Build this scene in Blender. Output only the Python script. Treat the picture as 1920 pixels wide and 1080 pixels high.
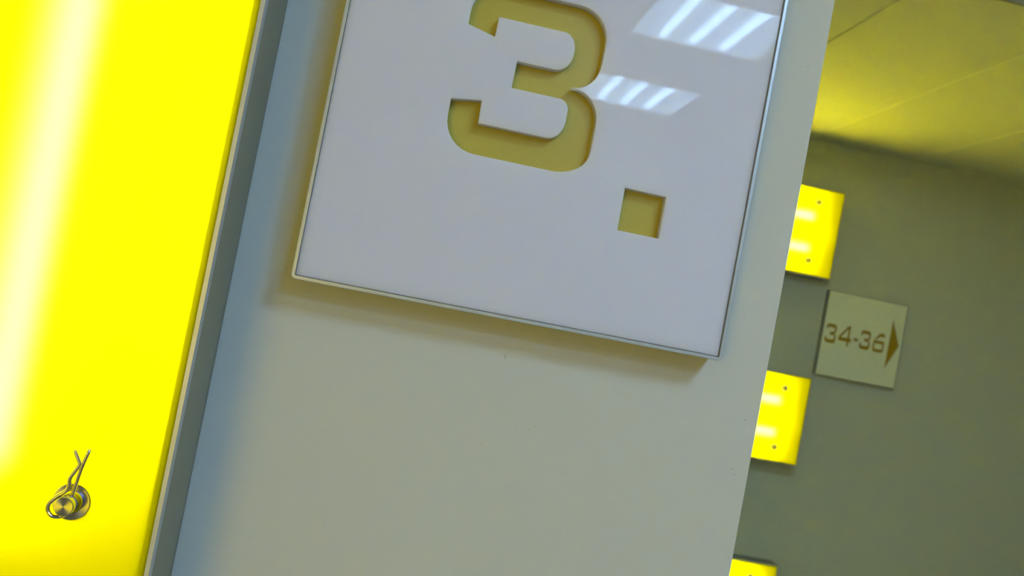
import bpy, bmesh, math
from mathutils import Vector, Matrix

for o in list(bpy.data.objects):
    bpy.data.objects.remove(o)
SC = bpy.context.scene
COL = SC.collection

# ------------------------------------------------------------------ camera
ROLL, PITCH, YAW = math.radians(10.934), math.radians(1.870), math.radians(6.499)
fwd = Vector((math.sin(YAW) * math.cos(PITCH), math.cos(YAW) * math.cos(PITCH), math.sin(PITCH)))
rt = Vector((math.cos(YAW), -math.sin(YAW), 0))
up = rt.cross(fwd)
R_ = rt * math.cos(ROLL) + up * math.sin(ROLL)
U_ = -rt * math.sin(ROLL) + up * math.cos(ROLL)
cd = bpy.data.cameras.new('camera')
cam = bpy.data.objects.new('camera', cd)
COL.objects.link(cam)
m = Matrix.Identity(4)
for i in range(3):
    m[i][0], m[i][1], m[i][2] = R_[i], U_[i], -fwd[i]
m.translation = (0, 0, 1.6)
cam.matrix_world = m
cd.sensor_width = 36.0
cd.lens = 1753.0 / 1920.0 * 36.0
cd.clip_start = 0.02
cd.dof.use_dof = True
cd.dof.focus_distance = 0.98
cd.dof.aperture_fstop = 8.5
SC.camera = cam

# ------------------------------------------------------------------ world, exposure
wd = bpy.data.worlds.new('world')
SC.world = wd
wd.use_nodes = True
wd.node_tree.nodes['Background'].inputs[0].default_value = (0.75, 0.85, 1.0, 1)
wd.node_tree.nodes['Background'].inputs[1].default_value = 0.02
SC.view_settings.view_transform = 'Standard'
SC.view_settings.look = 'None'
SC.view_settings.exposure = 0.0
SC.view_settings.gamma = 1.0
SC.view_settings.use_curve_mapping = False
SC.cycles.use_denoising = True
SC.cycles.max_bounces = 10
SC.cycles.diffuse_bounces = 7
SC.cycles.transmission_bounces = 4
SC.cycles.caustics_reflective = False
SC.cycles.caustics_refractive = True
SC.cycles.blur_glossy = 0.5
SC.cycles.sample_clamp_indirect = 50.0

OFFICE_TUBE = 61.0        # radiance of the ceiling tubes
OFFICE_COVER = 7.5      # radiance of the prismatic covers below them
NEAR_BOX_TUBE = 88.0
BOX_TUBE = 112.0          # radiance of the tubes inside the yellow boxes


# ------------------------------------------------------------------ materials
def new_mat(name):
    mt = bpy.data.materials.new(name)
    mt.use_nodes = True
    nt = mt.node_tree
    nt.nodes.clear()
    out = nt.nodes.new('ShaderNodeOutputMaterial')
    return mt, nt, out


def paint(name, col, rough=0.6, spec=0.3, grain=0.0, scale=600.0, var=0.03, metal=0.0, stretch=None, bump=0.0):
    mt, nt, out = new_mat(name)
    b = nt.nodes.new('ShaderNodeBsdfPrincipled')
    b.inputs['Roughness'].default_value = rough
    b.inputs['Specular IOR Level'].default_value = spec
    b.inputs['Metallic'].default_value = metal
    tc = nt.nodes.new('ShaderNodeTexCoord')
    mp = nt.nodes.new('ShaderNodeMapping')
    if stretch:
        mp.inputs['Scale'].default_value = stretch
    nt.links.new(tc.outputs['Object'], mp.inputs[0])
    n = nt.nodes.new('ShaderNodeTexNoise')
    n.inputs['Scale'].default_value = scale
    n.inputs['Detail'].default_value = 3
    nt.links.new(mp.outputs[0], n.inputs['Vector'])
    r = nt.nodes.new('ShaderNodeMapRange')
    r.inputs['From Min'].default_value = 0.25
    r.inputs['From Max'].default_value = 0.75
    r.inputs['To Min'].default_value = 1 - var
    r.inputs['To Max'].default_value = 1 + var
    nt.links.new(n.outputs['Fac'], r.inputs['Value'])
    mx = nt.nodes.new('ShaderNodeVectorMath')
    mx.operation = 'SCALE'
    mx.inputs[0].default_value = col
    nt.links.new(r.outputs[0], mx.inputs['Scale'])
    nt.links.new(mx.outputs[0], b.inputs['Base Color'])
    if bump:
        bp = nt.nodes.new('ShaderNodeBump')
        bp.inputs['Strength'].default_value = bump
        bp.inputs['Distance'].default_value = 0.0005
        nt.links.new(n.outputs['Fac'], bp.inputs['Height'])
        nt.links.new(bp.outputs[0], b.inputs['Normal'])
    nt.links.new(b.outputs[0], out.inputs[0])
    return mt


def emitter(name, col, strength):
    mt, nt, out = new_mat(name)
    e = nt.nodes.new('ShaderNodeEmission')
    e.inputs[0].default_value = (*col, 1)
    e.inputs[1].default_value = strength
    nt.links.new(e.outputs[0], out.inputs[0])
    return mt


def prismatic_cover():
    mt, nt, out = new_mat('lit_prismatic_cover')
    tr = nt.nodes.new('ShaderNodeBsdfTransparent')
    tr.inputs[0].default_value = (0.75, 0.75, 0.75, 1)
    e = nt.nodes.new('ShaderNodeEmission')
    e.inputs[0].default_value = (0.45, 0.73, 1.15, 1)
    e.inputs[1].default_value = OFFICE_COVER
    a = nt.nodes.new('ShaderNodeAddShader')
    nt.links.new(tr.outputs[0], a.inputs[0])
    nt.links.new(e.outputs[0], a.inputs[1])
    nt.links.new(a.outputs[0], out.inputs[0])
    return mt


def yellow_sheet():
    """Translucent yellow acrylic: scatters yellow light, and lets the tube behind show as a blurred pale band."""
    mt, nt, out = new_mat('yellow_translucent_acrylic')
    t = nt.nodes.new('ShaderNodeBsdfTranslucent')
    t.inputs[0].default_value = (0.95, 0.88, 0.0, 1)
    d = nt.nodes.new('ShaderNodeBsdfDiffuse')
    d.inputs[0].default_value = (0.75, 0.66, 0.0, 1)
    r = nt.nodes.new('ShaderNodeBsdfRefraction')
    r.distribution = 'BECKMANN'
    r.inputs['Color'].default_value = (1.0, 1.0, 0.9, 1)
    r.inputs['Roughness'].default_value = 0.95
    r.inputs['IOR'].default_value = 1.49
    m1 = nt.nodes.new('ShaderNodeMixShader')
    m1.inputs[0].default_value = 0.25
    nt.links.new(t.outputs[0], m1.inputs[1])
    nt.links.new(d.outputs[0], m1.inputs[2])
    m2 = nt.nodes.new('ShaderNodeMixShader')
    m2.inputs[0].default_value = 0.018
    nt.links.new(m1.outputs[0], m2.inputs[1])
    nt.links.new(r.outputs[0], m2.inputs[2])
    nt.links.new(m2.outputs[0], out.inputs[0])
    return mt


def turned_steel():
    mt, nt, out = new_mat('turned_steel')
    b = nt.nodes.new('ShaderNodeBsdfPrincipled')
    b.inputs['Base Color'].default_value = (0.36, 0.38, 0.50, 1)
    b.inputs['Metallic'].default_value = 1.0
    b.inputs['Roughness'].default_value = 0.24
    b.inputs['Anisotropic'].default_value = 0.9
    tg = nt.nodes.new('ShaderNodeTangent')
    tg.direction_type = 'RADIAL'
    tg.axis = 'Y'
    nt.links.new(tg.outputs[0], b.inputs['Tangent'])
    nt.links.new(b.outputs[0], out.inputs[0])
    return mt


M = {}
M['wall'] = paint('grey_wall_paint', (0.605, 0.605, 0.56), 0.65, 0.2, scale=900, var=0.035, bump=0.06)
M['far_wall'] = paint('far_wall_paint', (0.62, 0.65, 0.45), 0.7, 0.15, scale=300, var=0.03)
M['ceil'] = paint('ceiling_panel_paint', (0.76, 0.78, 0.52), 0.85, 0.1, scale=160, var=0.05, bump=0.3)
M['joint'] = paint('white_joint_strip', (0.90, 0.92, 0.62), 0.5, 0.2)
M['side_wall'] = paint('side_wall_paint', (0.34, 0.35, 0.32), 0.7, 0.15, scale=300, var=0.03)
M['dark_gap'] = paint('ceiling_void', (0.25, 0.25, 0.23), 0.9, 0.1)
M['floor'] = paint('grey_floor', (0.20, 0.20, 0.19), 0.5, 0.3, scale=80, var=0.08)
M['alu'] = paint('satin_aluminium', (0.55, 0.57, 0.58), 0.40, 0.4, metal=0.35, scale=700, var=0.05, stretch=(1, 1, 0.04))
M['alu_paint'] = paint('grey_coated_sheet_metal', (0.32, 0.31, 0.22), 0.5, 0.2, scale=500, var=0.02)
M['tray'] = paint('brushed_tray_edge', (0.50, 0.53, 0.56), 0.35, 0.5, metal=0.3, scale=900, var=0.06)
M['box_in'] = paint('yellow_box_lining', (0.16, 0.14, 0.01), 0.7, 0.1)
M['white_in'] = paint('white_reflector', (0.86, 0.86, 0.80), 0.7, 0.1)
M['acrylic'] = paint('white_acrylic', (0.70, 0.705, 0.87), 0.010, 0.17, scale=500, var=0.012)
_p = [n for n in M['acrylic'].node_tree.nodes if n.type == 'BSDF_PRINCIPLED'][0]
_p.inputs['Subsurface Weight'].default_value = 1.0
_p.inputs['Subsurface Radius'].default_value = (1.0, 0.95, 0.8)
_p.inputs['Subsurface Scale'].default_value = 0.015
M['acrylic_far'] = paint('white_acrylic_matt', (0.90, 0.93, 0.62), 0.35, 0.2, scale=120, var=0.02)
M['gold'] = paint('ochre_backing_sheet', (0.48, 0.40, 0.075), 0.28, 0.2, scale=200, var=0.03)
M['ochre'] = paint('ochre_print', (0.42, 0.26, 0.012), 0.5, 0.2)
M['wire'] = paint('spring_steel_wire', (0.60, 0.56, 0.46), 0.22, 0.5, metal=1.0)
M['steel'] = turned_steel()
M['scuff'] = paint('dark_scuff', (0.12, 0.10, 0.08), 0.9, 0.1)
M['socket'] = paint('lamp_socket', (0.35, 0.35, 0.33), 0.6, 0.2)
M['yellow'] = yellow_sheet()
M['cover'] = prismatic_cover()
M['lit_yellow'] = emitter('evenly_lit_yellow_panel', (1.0, 0.72, 0.0), 10.0)
M['tube'] = emitter('lit_fluorescent_tube', (0.45, 0.73, 1.15), OFFICE_TUBE)
M['near_tube'] = emitter('lit_near_box_tube', (1.0, 0.97, 0.85), NEAR_BOX_TUBE)
M['box_tube'] = emitter('lit_box_tube', (1.0, 0.97, 0.85), BOX_TUBE)


# ------------------------------------------------------------------ mesh helpers
def bm_box(bm, x0, x1, y0, y1, z0, z1, mi=0, bevel=0.0):
    vs = [bm.verts.new((x, y, z)) for x in (x0, x1) for y in (y0, y1) for z in (z0, z1)]
    fs = []
    for f in ((0, 1, 3, 2), (4, 6, 7, 5), (0, 4, 5, 1), (2, 3, 7, 6), (0, 2, 6, 4), (1, 5, 7, 3)):
        fc = bm.faces.new([vs[i] for i in f])
        fc.material_index = mi
        fs.append(fc)
    if bevel:
        es = list({e for f in fs for e in f.edges})
        bmesh.ops.bevel(bm, geom=es, offset=bevel, segments=2, affect='EDGES', profile=0.5)


def bm_ring(bm, c, r0, r1, y0, y1, seg=64, mi=0):
    """Flat annulus along Y (r0 = 0 gives a solid disc) with a tiny chamfer on the front rim."""
    ch = min(0.0006, (y1 - y0) * 0.3)
    prof = []
    if r0 > 0:
        prof = [(r0, y1), (r0, y0 + ch), (r0 + ch, y0), (r1 - ch, y0), (r1, y0 + ch), (r1, y1)]
    else:
        prof = [(r1 - ch, y0), (r1, y0 + ch), (r1, y1)]
    rows = []
    for r, y in prof:
        rows.append([bm.verts.new((c[0] + r * math.cos(2 * math.pi * k / seg), y, c[2] + r * math.sin(2 * math.pi * k / seg))) for k in range(seg)])
    n = len(rows)
    for i in range(n if r0 > 0 else n - 1):
        a, b = rows[i], rows[(i + 1) % n]
        for k in range(seg):
            f = bm.faces.new((a[k], a[(k + 1) % seg], b[(k + 1) % seg], b[k]))
            f.material_index = mi
            f.smooth = r0 == 0 and i == 1
    if r0 == 0:
        bm.faces.new(rows[0]).material_index = mi
        bm.faces.new(rows[-1][::-1]).material_index = mi


def bm_cyl(bm, p0, p1, r, seg=16, mi=0):
    p0, p1 = Vector(p0), Vector(p1)
    d = (p1 - p0).normalized()
    a = d.orthogonal().normalized()
    b = d.cross(a)
    r0 = [bm.verts.new(p0 + (a * math.cos(2 * math.pi * k / seg) + b * math.sin(2 * math.pi * k / seg)) * r) for k in range(seg)]
    r1 = [bm.verts.new(p1 + (a * math.cos(2 * math.pi * k / seg) + b * math.sin(2 * math.pi * k / seg)) * r) for k in range(seg)]
    for k in range(seg):
        f = bm.faces.new((r0[k], r0[(k + 1) % seg], r1[(k + 1) % seg], r1[k]))
        f.smooth = True
        f.material_index = mi
    bm.faces.new(r0[::-1]).material_index = mi
    bm.faces.new(r1).material_index = mi


def catmull(pts, n=6):
    pts = [Vector(p) for p in pts]
    out = []
    P = [pts[0] * 2 - pts[1]] + pts + [pts[-1] * 2 - pts[-2]]
    for i in range(1, len(P) - 2):
        for k in range(n):
            t = k / n
            a, b, c, d = P[i - 1], P[i], P[i + 1], P[i + 2]
            out.append(0.5 * (2 * b + (c - a) * t + (2 * a - 5 * b + 4 * c - d) * t * t + (3 * b - a - 3 * c + d) * t ** 3))
    out.append(pts[-1])
    return out


def bm_wire(bm, pts, r, seg=12, mi=0):
    rows = []
    prev = None
    for i, p in enumerate(pts):
        d = (pts[min(i + 1, len(pts) - 1)] - pts[max(i - 1, 0)]).normalized()
        a = d.orthogonal() if prev is None else prev - d * prev.dot(d)
        a.normalize()
        prev = a
        b = d.cross(a)
        rows.append([bm.verts.new(p + (a * math.cos(2 * math.pi * k / seg) + b * math.sin(2 * math.pi * k / seg)) * r) for k in range(seg)])
    for a, b in zip(rows, rows[1:]):
        for k in range(seg):
            f = bm.faces.new((a[k], a[(k + 1) % seg], b[(k + 1) % seg], b[k]))
            f.smooth = True
            f.material_index = mi
    bm.faces.new(rows[0][::-1]).material_index = mi
    bm.faces.new(rows[-1]).material_index = mi


def obj(name, bm, mats, parent=None, loc=None):
    bmesh.ops.recalc_face_normals(bm, faces=bm.faces)
    me = bpy.data.meshes.new(name)
    bm.to_mesh(me)
    bm.free()
    for mt in (mats if isinstance(mats, (list, tuple)) else [mats]):
        me.materials.append(mt)
    o = bpy.data.objects.new(name, me)
    COL.objects.link(o)
    if parent:
        o.parent = parent
    if loc:
        o.location = loc
    return o


def box(name, mat, x0, x1, y0, y1, z0, z1, parent=None, bevel=0.0):
    bm = bmesh.new()
    bm_box(bm, x0, x1, y0, y1, z0, z1, bevel=bevel)
    return obj(name, bm, mat, parent)


def struct(o):
    o['kind'] = 'structure'
    return o


def tag(o, label, cat, group=None):
    o['label'] = label
    o['category'] = cat
    if group:
        o['group'] = group
    return o


def empty(name, loc):
    o = bpy.data.objects.new(name, None)
    o.empty_display_size = 0.05
    o.location = loc
    COL.objects.link(o)
    return o


def copy_tree(o, parent=None):
    c = o.copy()
    COL.objects.link(c)
    c.parent = parent
    for ch in list(o.children):
        copy_tree(ch, c)
    return c


def rounded(pts, n=8):
    """Closed outline from (x, z, r_in, r_out) corners; rounded ones become quadratic curves."""
    out = []
    N = len(pts)
    for i, p in enumerate(pts):
        x, z = p[0], p[1]
        ri = p[2] if len(p) > 2 else 0
        ro = p[3] if len(p) > 3 else ri
        if ri == 0 and ro == 0:
            out.append((x, z))
            continue
        c = Vector((x, z))
        a = Vector(pts[i - 1][:2]) - c
        b = Vector(pts[(i + 1) % N][:2]) - c
        A = c + a.normalized() * min(ri, a.length)
        B = c + b.normalized() * min(ro, b.length)
        for k in range(n + 1):
            t = k / n
            # rounder than a plain quadratic: cubic with 0.58 handles
            A1, B1 = A.lerp(c, 0.58), B.lerp(c, 0.58)
            q = A * (1 - t) ** 3 + A1 * 3 * t * (1 - t) ** 2 + B1 * 3 * t * t * (1 - t) + B * t ** 3
            out.append((q.x, q.y))
    return out


def sheet_with_holes(name, loops, y_front, thick, mat, parent, bevel=0.0):
    """Flat sheet in the XZ plane cut by closed outlines (even-odd fill), its front at y_front."""
    cu = bpy.data.curves.new(name, 'CURVE')
    cu.dimensions = '2D'
    cu.fill_mode = 'BOTH'
    cu.extrude = thick / 2 - bevel
    cu.bevel_depth = bevel
    cu.bevel_resolution = 1
    cu.offset = -bevel if bevel else 0
    for lp in loops:
        s = cu.splines.new('POLY')
        s.points.add(len(lp) - 1)
        for i, (x, z) in enumerate(lp):
            s.points[i].co = (x, z, 0, 1)
        s.use_cyclic_u = True
    tmp = bpy.data.objects.new(name, cu)
    COL.objects.link(tmp)
    me = bpy.data.meshes.new_from_object(tmp.evaluated_get(bpy.context.evaluated_depsgraph_get()))
    bpy.data.objects.remove(tmp)
    me.name = name
    me.transform(Matrix.Rotation(math.radians(90), 4, 'X'))
    me.transform(Matrix.Translation((0, y_front + thick / 2, 0)))
    me.materials.clear()
    me.materials.append(mat)
    for p in me.polygons:
        p.use_smooth = False
    o = bpy.data.objects.new(name, me)
    COL.objects.link(o)
    if parent:
        o.parent = parent
    return o


# ------------------------------------------------------------------ room shell
XL, XR = -2.7, 4.7
YR, YP, YB = -4.0, 1.04, 5.30          # rear wall, face of the near partition, far wall
ZF, ZC, ZS = -0.10, 3.06, 2.995        # floor, corridor ceiling, lower ceiling of the bay
PX = 0.4285                            # free edge of the near partition
SOF = 2.99                             # where the lower ceiling of the bay starts

struct(box('floor', M['floor'], XL - .1, XR + .1, YR - .1, YB + .1, ZF - .1, ZF))
struct(box('wall_left', M['side_wall'], XL - .1, XL, YR - .1, YB + .1, ZF, 3.25))
struct(box('wall_right', M['side_wall'], XR, XR + .1, YR - .1, YB + .1, ZF, 3.25))
struct(box('wall_rear', M['side_wall'], XL, XR, YR - .1, YR, ZF, 3.25))
struct(box('wall_far', M['far_wall'], XL, XR, YB, YB + .1, ZF, 3.25))
wn = struct(box('wall_near', M['wall'], XL, PX, YP, YP + .14, ZF, ZC - .002, bevel=0.0012))
for i, (x, z, w, h, a) in enumerate([(0.1255, 1.5572, .0004, .0068, 8), (0.1676, 1.4824, .0022, .0005, 20), (0.1735, 1.4870, .0017, .0004, -10),
                                     (0.1180, 1.4579, .0010, .0008, 0), (0.4129, 1.5371, .0012, .0011, 0), (0.4078, 1.4790, .0014, .0009, 30),
                                     (0.4121, 1.4735, .0011, .0009, 0), (0.4104, 1.9545, .0010, .0010, 0)]):
    bm = bmesh.new()
    ca, sa = math.cos(math.radians(a)), math.sin(math.radians(a))
    n = 8
    ring = [(w / 2 * math.cos(2 * math.pi * k / n), h / 2 * math.sin(2 * math.pi * k / n)) for k in range(n)]
    fr = [bm.verts.new((u * ca - v * sa, -0.00012, u * sa + v * ca)) for u, v in ring]
    bk = [bm.verts.new((u * ca - v * sa, 0.0002, u * sa + v * ca)) for u, v in ring]
    bm.faces.new(fr)
    for k in range(n):
        bm.faces.new((fr[k], fr[(k + 1) % n], bk[(k + 1) % n], bk[k]))
    obj('scuff_mark', bm, M['scuff'], wn, (x, YP, z))

# ceiling slab over everything, with its lay-in panels
bm = bmesh.new()
bm_box(bm, XL, XR, YR, SOF - .02, ZC + .035, ZC + .12)
bm_box(bm, XL, XR, SOF, YB, ZS + .020, ZC + .12)
ceil = struct(obj('ceiling', bm, M['dark_gap']))
# bulkhead face where the ceiling steps down into the bay
struct(box('trim_1', M['side_wall'], XL, XR, SOF - .02, SOF, ZS - .0005, ZC + .034))
GAP = 0.005


def panel_mesh(name, w, d, t=0.016, ch=0.002):
    bm = bmesh.new()
    bm_box(bm, -w / 2, w / 2, -d / 2, d / 2, 0, t)
    bmesh.ops.bevel(bm, geom=[e for e in bm.edges if all(abs(v.co.z) < 1e-6 and v.co.x < 0 for v in e.verts)],
                    offset=ch, segments=1, affect='EDGES')
    bmesh.ops.recalc_face_normals(bm, faces=bm.faces)
    me = bpy.data.meshes.new(name)
    bm.to_mesh(me)
    bm.free()
    me.materials.append(M['ceil'])
    return me


PITCHX = 0.65
xs = [1.540 + PITCHX * k for k in range(-6, 5)]
edges = [XL] + [x for x in xs if XL + .05 < x < XR - .05] + [XR]
lens = (YB - .002) - (SOF + .002)
cache = {}
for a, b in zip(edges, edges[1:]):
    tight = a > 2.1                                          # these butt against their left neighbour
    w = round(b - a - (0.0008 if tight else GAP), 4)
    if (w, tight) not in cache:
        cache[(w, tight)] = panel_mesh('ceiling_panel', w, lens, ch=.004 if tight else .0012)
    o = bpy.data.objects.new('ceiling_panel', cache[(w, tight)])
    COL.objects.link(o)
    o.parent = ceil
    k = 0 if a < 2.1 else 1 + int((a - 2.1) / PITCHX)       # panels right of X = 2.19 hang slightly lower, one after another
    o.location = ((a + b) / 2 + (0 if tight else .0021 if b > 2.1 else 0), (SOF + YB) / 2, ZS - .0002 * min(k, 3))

for x in (2.1900, 2.8400, 3.4900, 4.1400):  # whiter strips put the light caught along these seams into colour
    bm = bmesh.new()
    bm_box(bm, x - .0030, x + .0030, SOF + .004, YB - .004, ZS - .0026, ZS + .004, bevel=.0014)
    obj('joint_strip', bm, M['joint'], ceil)

# corridor side: square grid of panels, three replaced by light fittings, one more by an added light
FX = 1.120
FY = [-3.405, -2.0125, -0.62, 2.165]  # last one added out of view, to light the far wall
PY = 0.69625
ylines = [FY[2] + PY * (k + .5) for k in range(-6, 6)]
ylines = [YR] + [y for y in ylines if YR + .08 < y < SOF - .08] + [SOF - .021]
xlines = [FX + PITCHX * (k + .5) for k in range(-7, 6)]
xlines = [XL] + [x for x in xlines if XL + .08 < x < XR - .08] + [XR]
cache = {}
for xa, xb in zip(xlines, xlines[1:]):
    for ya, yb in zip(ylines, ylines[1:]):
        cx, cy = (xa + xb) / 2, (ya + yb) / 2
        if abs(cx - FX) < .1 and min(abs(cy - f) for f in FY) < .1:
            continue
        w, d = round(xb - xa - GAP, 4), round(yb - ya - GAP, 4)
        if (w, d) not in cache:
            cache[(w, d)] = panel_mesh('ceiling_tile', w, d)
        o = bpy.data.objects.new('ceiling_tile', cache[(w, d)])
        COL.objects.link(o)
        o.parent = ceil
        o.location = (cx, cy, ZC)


# ------------------------------------------------------------------ ceiling light fittings (two seen mirrored in the sign, the last one added)
def make_fitting():
    t = empty('ceiling_light', (FX, FY[0], ZC))
    bm = bmesh.new()
    w, d = .630, .650
    bm_box(bm, -w / 2, w / 2, -d / 2, d / 2, .028, .034)
    for s in (-1, 1):
        bm_box(bm, s * w / 2 - (.012 if s > 0 else 0), s * w / 2 + (.012 if s < 0 else 0), -d / 2, d / 2, -.018, .028)
        bm_box(bm, -w / 2 + .012, w / 2 - .012, s * d / 2 - (.02 if s > 0 else 0), s * d / 2 + (.02 if s < 0 else 0), -.018, .028)
    obj('housing', bm, M['white_in'], t)
    for k in (-1, 0, 1):
        bm = bmesh.new()
        bm_cyl(bm, (k * .15, -.285, .005), (k * .15, .285, .005), .019, 16)
        obj('lamp_tube', bm, M['tube'], t)
    bm = bmesh.new()
    vs = [bm.verts.new((x * (w / 2 - .014), y * (d / 2 - .022), -.0165)) for x, y in ((-1, -1), (1, -1), (1, 1), (-1, 1))]
    bm.faces.new(vs)
    obj('cover_sheet', bm, M['cover'], t)
    return t


FLAB = ['recessed three tube ceiling light mirrored in the white number sign, lower smaller reflection',
        'recessed three tube ceiling light mirrored at the top right of the white number sign',
        'recessed three tube ceiling light nearest above the viewer',
        'recessed three tube ceiling light in front of the yellow lit bay']
fit0 = make_fitting()
for i, y in enumerate(FY):
    f = fit0 if i == 0 else copy_tree(fit0)
    f.location = (FX, y, ZC)
    tag(f, FLAB[i], 'ceiling light', 'recessed ceiling lights')


# ------------------------------------------------------------------ yellow light boxes: built lying along X, front facing -Y
BW, BD, LIP = 0.519, 0.118, 0.0038


def make_stud(parent, x, z, y0):
    t = parent
    bm = bmesh.new()
    bm_ring(bm, (0, 0, 0), 0, .0089, -.022, .004, 48)
    s = obj('fixing_stud', bm, M['steel'], t, (x, y0, z))
    bm = bmesh.new()
    bm_ring(bm, (0, 0, 0), .0102, .0172, -.0014, .0003, 64)
    obj('washer', bm, M['steel'], s)
    return s


def make_lightbox(L, name='light_box', along='X', lamps=True):
    t = empty(name, (0, 0, 0))
    hx, hz = (L / 2, BW / 2) if along == 'X' else (BW / 2, L / 2)
    # housing: grey coated tray, white inside; front rim is bare aluminium
    bm = bmesh.new()
    T = .0018
    bm_box(bm, -hx, hx, BD - T, BD, -hz, hz, 0)
    bm_box(bm, -hx, -hx + T, .002, BD, -hz, hz, 0)
    bm_box(bm, hx - T, hx, .002, BD, -hz, hz, 0)
    bm_box(bm, -hx, hx, .002, BD, -hz, -hz + T, 0)
    bm_box(bm, -hx, hx, .002, BD, hz - T, hz, 0)
    obj('housing', bm, M['alu_paint'], t)
    bm = bmesh.new()
    g = T + .0004
    bm_box(bm, -hx + g, hx - g, BD - g - .001, BD - g, -hz + g, hz - g, 0)
    bm_box(bm, -hx + g, -hx + g + .001, .016, BD - g, -hz + g, hz - g, 0)
    bm_box(bm, hx - g - .001, hx - g, .016, BD - g, -hz + g, hz - g, 0)
    bm_box(bm, -hx + g, hx - g, .016, BD - g, -hz + g, -hz + g + .001, 0)
    bm_box(bm, -hx + g, hx - g, .016, BD - g, hz - g - .001, hz - g, 0)
    obj('reflector_lining', bm, M['box_in'], t)
    # rim
    bm = bmesh.new()
    e = .0012
    fl = .0125   # inner flange that carries the sheet
    for s in (-1, 1):
        x0, x1 = sorted((s * (hx + .0004), s * (hx - LIP)))
        bm_box(bm, x0, x1, -.0005, .014, -hz - .0004, hz + .0004, 0)
        z0, z1 = sorted((s * (hz + .0004), s * (hz - LIP)))
        bm_box(bm, -hx + LIP, hx - LIP, -.0005, .014, z0, z1, 0)
        x0, x1 = sorted((s * (hx - LIP), s * (hx - LIP - fl)))
        bm_box(bm, x0, x1, .0030, .0038, -hz + LIP, hz - LIP, 0)
        z0, z1 = sorted((s * (hz - LIP), s * (hz - LIP - fl)))
        bm_box(bm, -hx + LIP, hx - LIP, .0030, .0038, z0, z1, 0)
    obj('rim', bm, M['alu'], t)
    # face sheet: single translucent skin with a shallow folded edge
    bm = bmesh.new()
    a, b = hx - LIP - .0003, hz - LIP - .0003
    v = [bm.verts.new(p) for p in ((-a, .0008, -b), (a, .0008, -b), (a, .0008, b), (-a, .0008, b))]
    bm.faces.new(v)
    vb = [bm.verts.new(p) for p in ((-a, .0022, -b), (a, .0022, -b), (a, .0022, b), (-a, .0022, b))]
    for k in range(4):
        bm.faces.new((v[k], v[(k + 1) % 4], vb[(k + 1) % 4], vb[k]))
    obj('face_panel', bm, M['yellow'] if lamps else M['lit_yellow'], t)
    # tubes and sockets
    for s in (-1, 1) if lamps else ():
        bm = bmesh.new()
        o_, e_ = (s * .095, L / 2 - .150) if along == 'X' else (s * .071, L / 2 - .172)
        if along == 'X':
            bm_cyl(bm, (-e_, .070, o_), (e_, .070, o_), .0085, 12)
        else:
            bm_cyl(bm, (o_, .070, -e_), (o_, .070, e_), .0085, 12)
        obj('lamp_tube', bm, M['near_tube'] if along == 'Z' else M['box_tube'], t)
        for q in (-1, 1):
            bm = bmesh.new()
            c = q * (e_ + .012)
            if along == 'X':
                bm_box(bm, c - .0115, c + .0115, .055, BD - .004, o_ - .014, o_ + .014, bevel=.002)
            else:
                bm_box(bm, o_ - .014, o_ + .014, .055, BD - .004, c - .0115, c + .0115, bevel=.002)
            obj('lamp_socket', bm, M['socket'], t)
    for q in (-1, 1):
        for s in (-1, 1):
            if along == 'X':
                make_stud(t, q * (L / 2 - .155), s * .171, .0008)
            else:
                make_stud(t, s * .1755, q * (L / 2 - .155), .0008)
    return t


def add_clip(stud, path_a, path_b, r=.0019):
    """Spring steel R-clip: straight leg through the stud, bent leg round it."""
    bm = bmesh.new()
    ya = -.011
    a = [Vector((x, ya, z)) for x, z in path_a]
    b = [Vector((x, ya - .0026 if i < len(path_b) - 3 else ya, z)) for i, (x, z) in enumerate(path_b)]
    bm_wire(bm, catmull(a, 4), r)
    bm_wire(bm, catmull(b, 6), r)
    return obj('retaining_clip', bm, M['wire'], stud)


# far boxes on the far wall, free ends at X = 2.412
LF = 1.30
far0 = make_lightbox(LF)
yf = YB - BD
studs = [c for c in far0.children if c.name.startswith('fixing_stud')]
loop = [(-.030, .002), (-.012, .003), (.004, .0075), (.012, .0125), (.022, .0105), (.0265, .001), (.022, -.0075), (.012, -.010), (.003, -.004)]
for s in studs:
    add_clip(s, [(-.032, -.0045), (-.01, -.0015), (.002, 0)], loop, .0008)
FARZ = [2.4315, 1.3350, 0.2370]
FARL = ['yellow light box on the far wall, topmost, just under the yellow lit ceiling',
        'yellow light box on the far wall, just below left of the 34-36 sign',
        'yellow light box on the far wall, lowest, with its dark top side showing']
for i, z in enumerate(FARZ):
    f = far0 if i == 0 else copy_tree(far0)
    f.location = (2.412 - LF / 2, yf, z)
    tag(f, FARL[i], 'light box', 'yellow light boxes on the far wall')

# near box on the partition, upright
LN = 1.30
near = make_lightbox(LN, along='Z')
NX = -0.1835 - BW / 2
near.location = (NX, YP - BD, 1.198 + LN / 2)
tag(near, 'large glowing yellow light box with aluminium rim, left of the numeral 3 sign', 'light box')
for s in [c for c in near.children if c.name.startswith('fixing_stud')]:
    if s.location.x > 0 and s.location.z < 0:
        s.location.x = -0.2655 - NX
        s.location.z = 1.3531 - (1.198 + LN / 2)
    add_clip(s, [(0.0099, 0.0534), (0.0059, 0.035), (0.0029, 0.0098), (0.0018, 0.0)],
             [(-0.0025, 0.0508), (0.0025, 0.0425), (0.0043, 0.039), (0.003, 0.035), (-0.0004, 0.0281), (-0.0017, 0.0237),
              (-0.001, 0.0179), (-0.0026, 0.013), (-0.0093, 0.0065), (-0.0145, 0.0001), (-0.0158, -0.0046), (-0.0144, -0.0086),
              (-0.0104, -0.0121), (-0.0048, -0.0124), (-0.0003, -0.0089), (0.0018, -0.0)])

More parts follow.
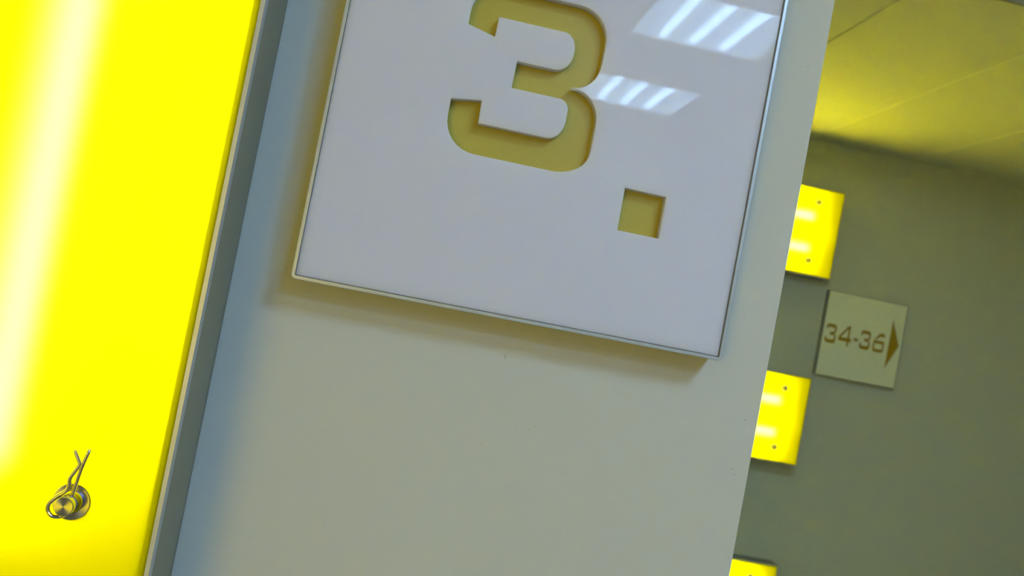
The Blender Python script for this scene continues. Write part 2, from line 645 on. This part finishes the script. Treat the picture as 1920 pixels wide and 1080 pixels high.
# added unseen boxes on the rear wall, for warm light on the partition
rear0 = make_lightbox(LN, along='Z', lamps=False)
for i, x in enumerate((-2.40, -1.86, -1.32)):
    f = rear0 if i == 0 else copy_tree(rear0)
    f.rotation_euler = (0, 0, math.pi)
    f.location = (x, YR + BD + .004, 1.25)
    tag(f, ['upright yellow light box behind the viewer, beside the left wall',
            'upright yellow light box behind the viewer, between two others',
            'upright yellow light box behind the viewer, furthest from the left wall'][i], 'light box',
        'yellow light boxes behind the viewer')

# ------------------------------------------------------------------ number sign on the partition
SX0, SX1, SZ0, SZ1 = -0.1175, 0.3585, 1.5985, 2.0745
THREE = rounded([
    (0.0135, 1.9031), (0.0439, 1.8960), (0.0446, 1.9181), (0.1325, 1.9181, .015, .019), (0.1325, 1.8753, .022, .018),
    (0.0730, 1.8753), (0.0724, 1.8455), (0.1375, 1.8455, .012, .012), (0.1375, 1.8004, .022, .018), (0.0441, 1.8004),
    (0.0433, 1.8252), (0.0108, 1.8205), (0.0108, 1.7664, .036, .036), (0.1706, 1.7660, .040, .030),
    (0.1706, 1.8602, .034, .0334), (0.1372, 1.8603), (0.1650, 1.8606, .0278, .034), (0.1650, 1.9509, .036, .036), (0.0135, 1.9509, .034, .034)])
DOT = [(0.2158, 1.7648), (0.2630, 1.7640), (0.2635, 1.7175), (0.2162, 1.7175)]


def rr(x0, x1, z0, z1, r, n=6):
    return rounded([(x0, z0, r), (x1, z0, r), (x1, z1, r), (x0, z1, r)], n)


def make_tray(name_parent, x0, x1, z0, z1, y0, y1, wall, r, mat, par):
    """Open tray: rim + side walls as one swept ring, with a softly rounded outer front edge, plus a back plate."""
    bm = bmesh.new()
    prof = [(0, y1), (0, y0 + .0007), (.0002, y0 + .0002), (.0007, y0), (wall - .0003, y0), (wall, y0 + .0003), (wall, y1)]
    rows = []
    for off, y in prof:
        lp = rr(x0 + off, x1 - off, z0 + off, z1 - off, max(r - off, .0008), 8)
        rows.append([bm.verts.new((x, y, z)) for x, z in lp])
    for a, b in zip(rows, rows[1:]):
        n = len(a)
        for k in range(n):
            f = bm.faces.new((a[k], a[(k + 1) % n], b[(k + 1) % n], b[k]))
            f.smooth = False
    bm_box(bm, x0 + wall * .5, x1 - wall * .5, y1 - .0025, y1 - .0003, z0 + wall * .5, z1 - wall * .5)
    return obj('tray', bm, mat, par)


sign = empty('number_sign', ((SX0 + SX1) / 2, YP, SZ0))
off = Vector(sign.location)


def place(o, e):
    o.location = -Vector(e.location)
    return o


place(make_tray('sign', SX0 - .0003, SX1 + .0003, SZ0 - .0004, SZ1, 1.000, YP, .0040, .0055, M['tray'], sign), sign)
place(sheet_with_holes('face_plate', [rr(SX0 + .0041, SX1 - .0046, SZ0 + .0041, SZ1 - .0046, .0018, 4), THREE, DOT],
                       1.0022, .0130, M['acrylic'], sign, .0004), sign)
place(box('backing_sheet', M['gold'], SX0 + .006, SX1 - .006, 1.0158, 1.0180, SZ0 + .006, SZ1 - .006, sign), sign)
tag(sign, 'large white square sign with cut-out numeral 3 and square dot on the grey wall', 'sign')

# ------------------------------------------------------------------ small room number sign on the far wall
QX0, QX1, QZ0, QZ1 = 2.4565, 2.9595, 1.6215, 2.1265
YS = YB - .040
sg = empty('room_number_sign', ((QX0 + QX1) / 2, YB, QZ0))
place(make_tray('sign', QX0, QX1, QZ0, QZ1, YS, YB - .0005, .0032, .0045, M['alu_paint'], sg), sg)
place(box('backing_sheet', M['ochre'], QX0 + .006, QX1 - .006, YS + .010, YS + .012, QZ0 + .006, QZ1 - .006, sg), sg)
W_, H_ = QX1 - QX0, QZ1 - QZ0


def uv(lp, a0, a1, b0, b1):
    return [(QX0 + W_ * (a0 + (a1 - a0) * u), QZ1 - H_ * (b0 + (b1 - b0) * (1 - v))) for u, v in lp]


tx = [p[0] for p in THREE]
tz = [p[1] for p in THREE]
G3 = [[((x - min(tx)) / (max(tx) - min(tx)), (z - min(tz)) / (max(tz) - min(tz))) for x, z in THREE]]
# heavier horizontals than verticals, squared round corners
G6 = [rounded([(.97, .80), (.86, .80, .0), (.80, .83, .10), (.55, .83, .15), (.20, .60), (.80, .60, .08), (1.0, .60, .12), (1.0, 0, .20), (0, 0, .20), (0, .52, .15), (.45, 1.0, .2), (.97, 1.0, .18)], 4),
      rounded([(.18, .45, .05), (.82, .45, .08), (.82, .16, .08), (.18, .16, .08)], 4)]
G4 = [[(.66, 0), (.66, .22), (0, .22), (0, .42), (.62, 1.0), (.84, 1.0), (.84, .40), (1.0, .40), (1.0, .22), (.84, .22), (.84, 0)],
      [(.66, .40), (.20, .40), (.66, .83)]]
GD = [[(0, 0), (1, 0), (1, 1), (0, 1)]]
loops = [rr(QX0 + .0038, QX1 - .0038, QZ0 + .0038, QZ1 - .0038, .002, 3)]
for g, a0, a1, b0, b1 in ((G3, .040, .180, .388, .610), (G4, .208, .372, .375, .612), (GD, .398, .456, .500, .532),
                          (G3, .474, .610, .388, .610), (G6, .640, .785, .385, .612)):
    loops += [uv(lp, a0, a1, b0, b1) for lp in g]
loops.append([(QX0 + W_ * a, QZ1 - H_ * b) for a, b in ((.838, .185), (.968, .492), (.832, .800))])
place(sheet_with_holes('face_plate', loops, YS + .0015, .0080, M['acrylic_far'], sg), sg)
tag(sg, 'white square sign reading 34-36 with a right-pointing arrow on the far wall', 'sign')
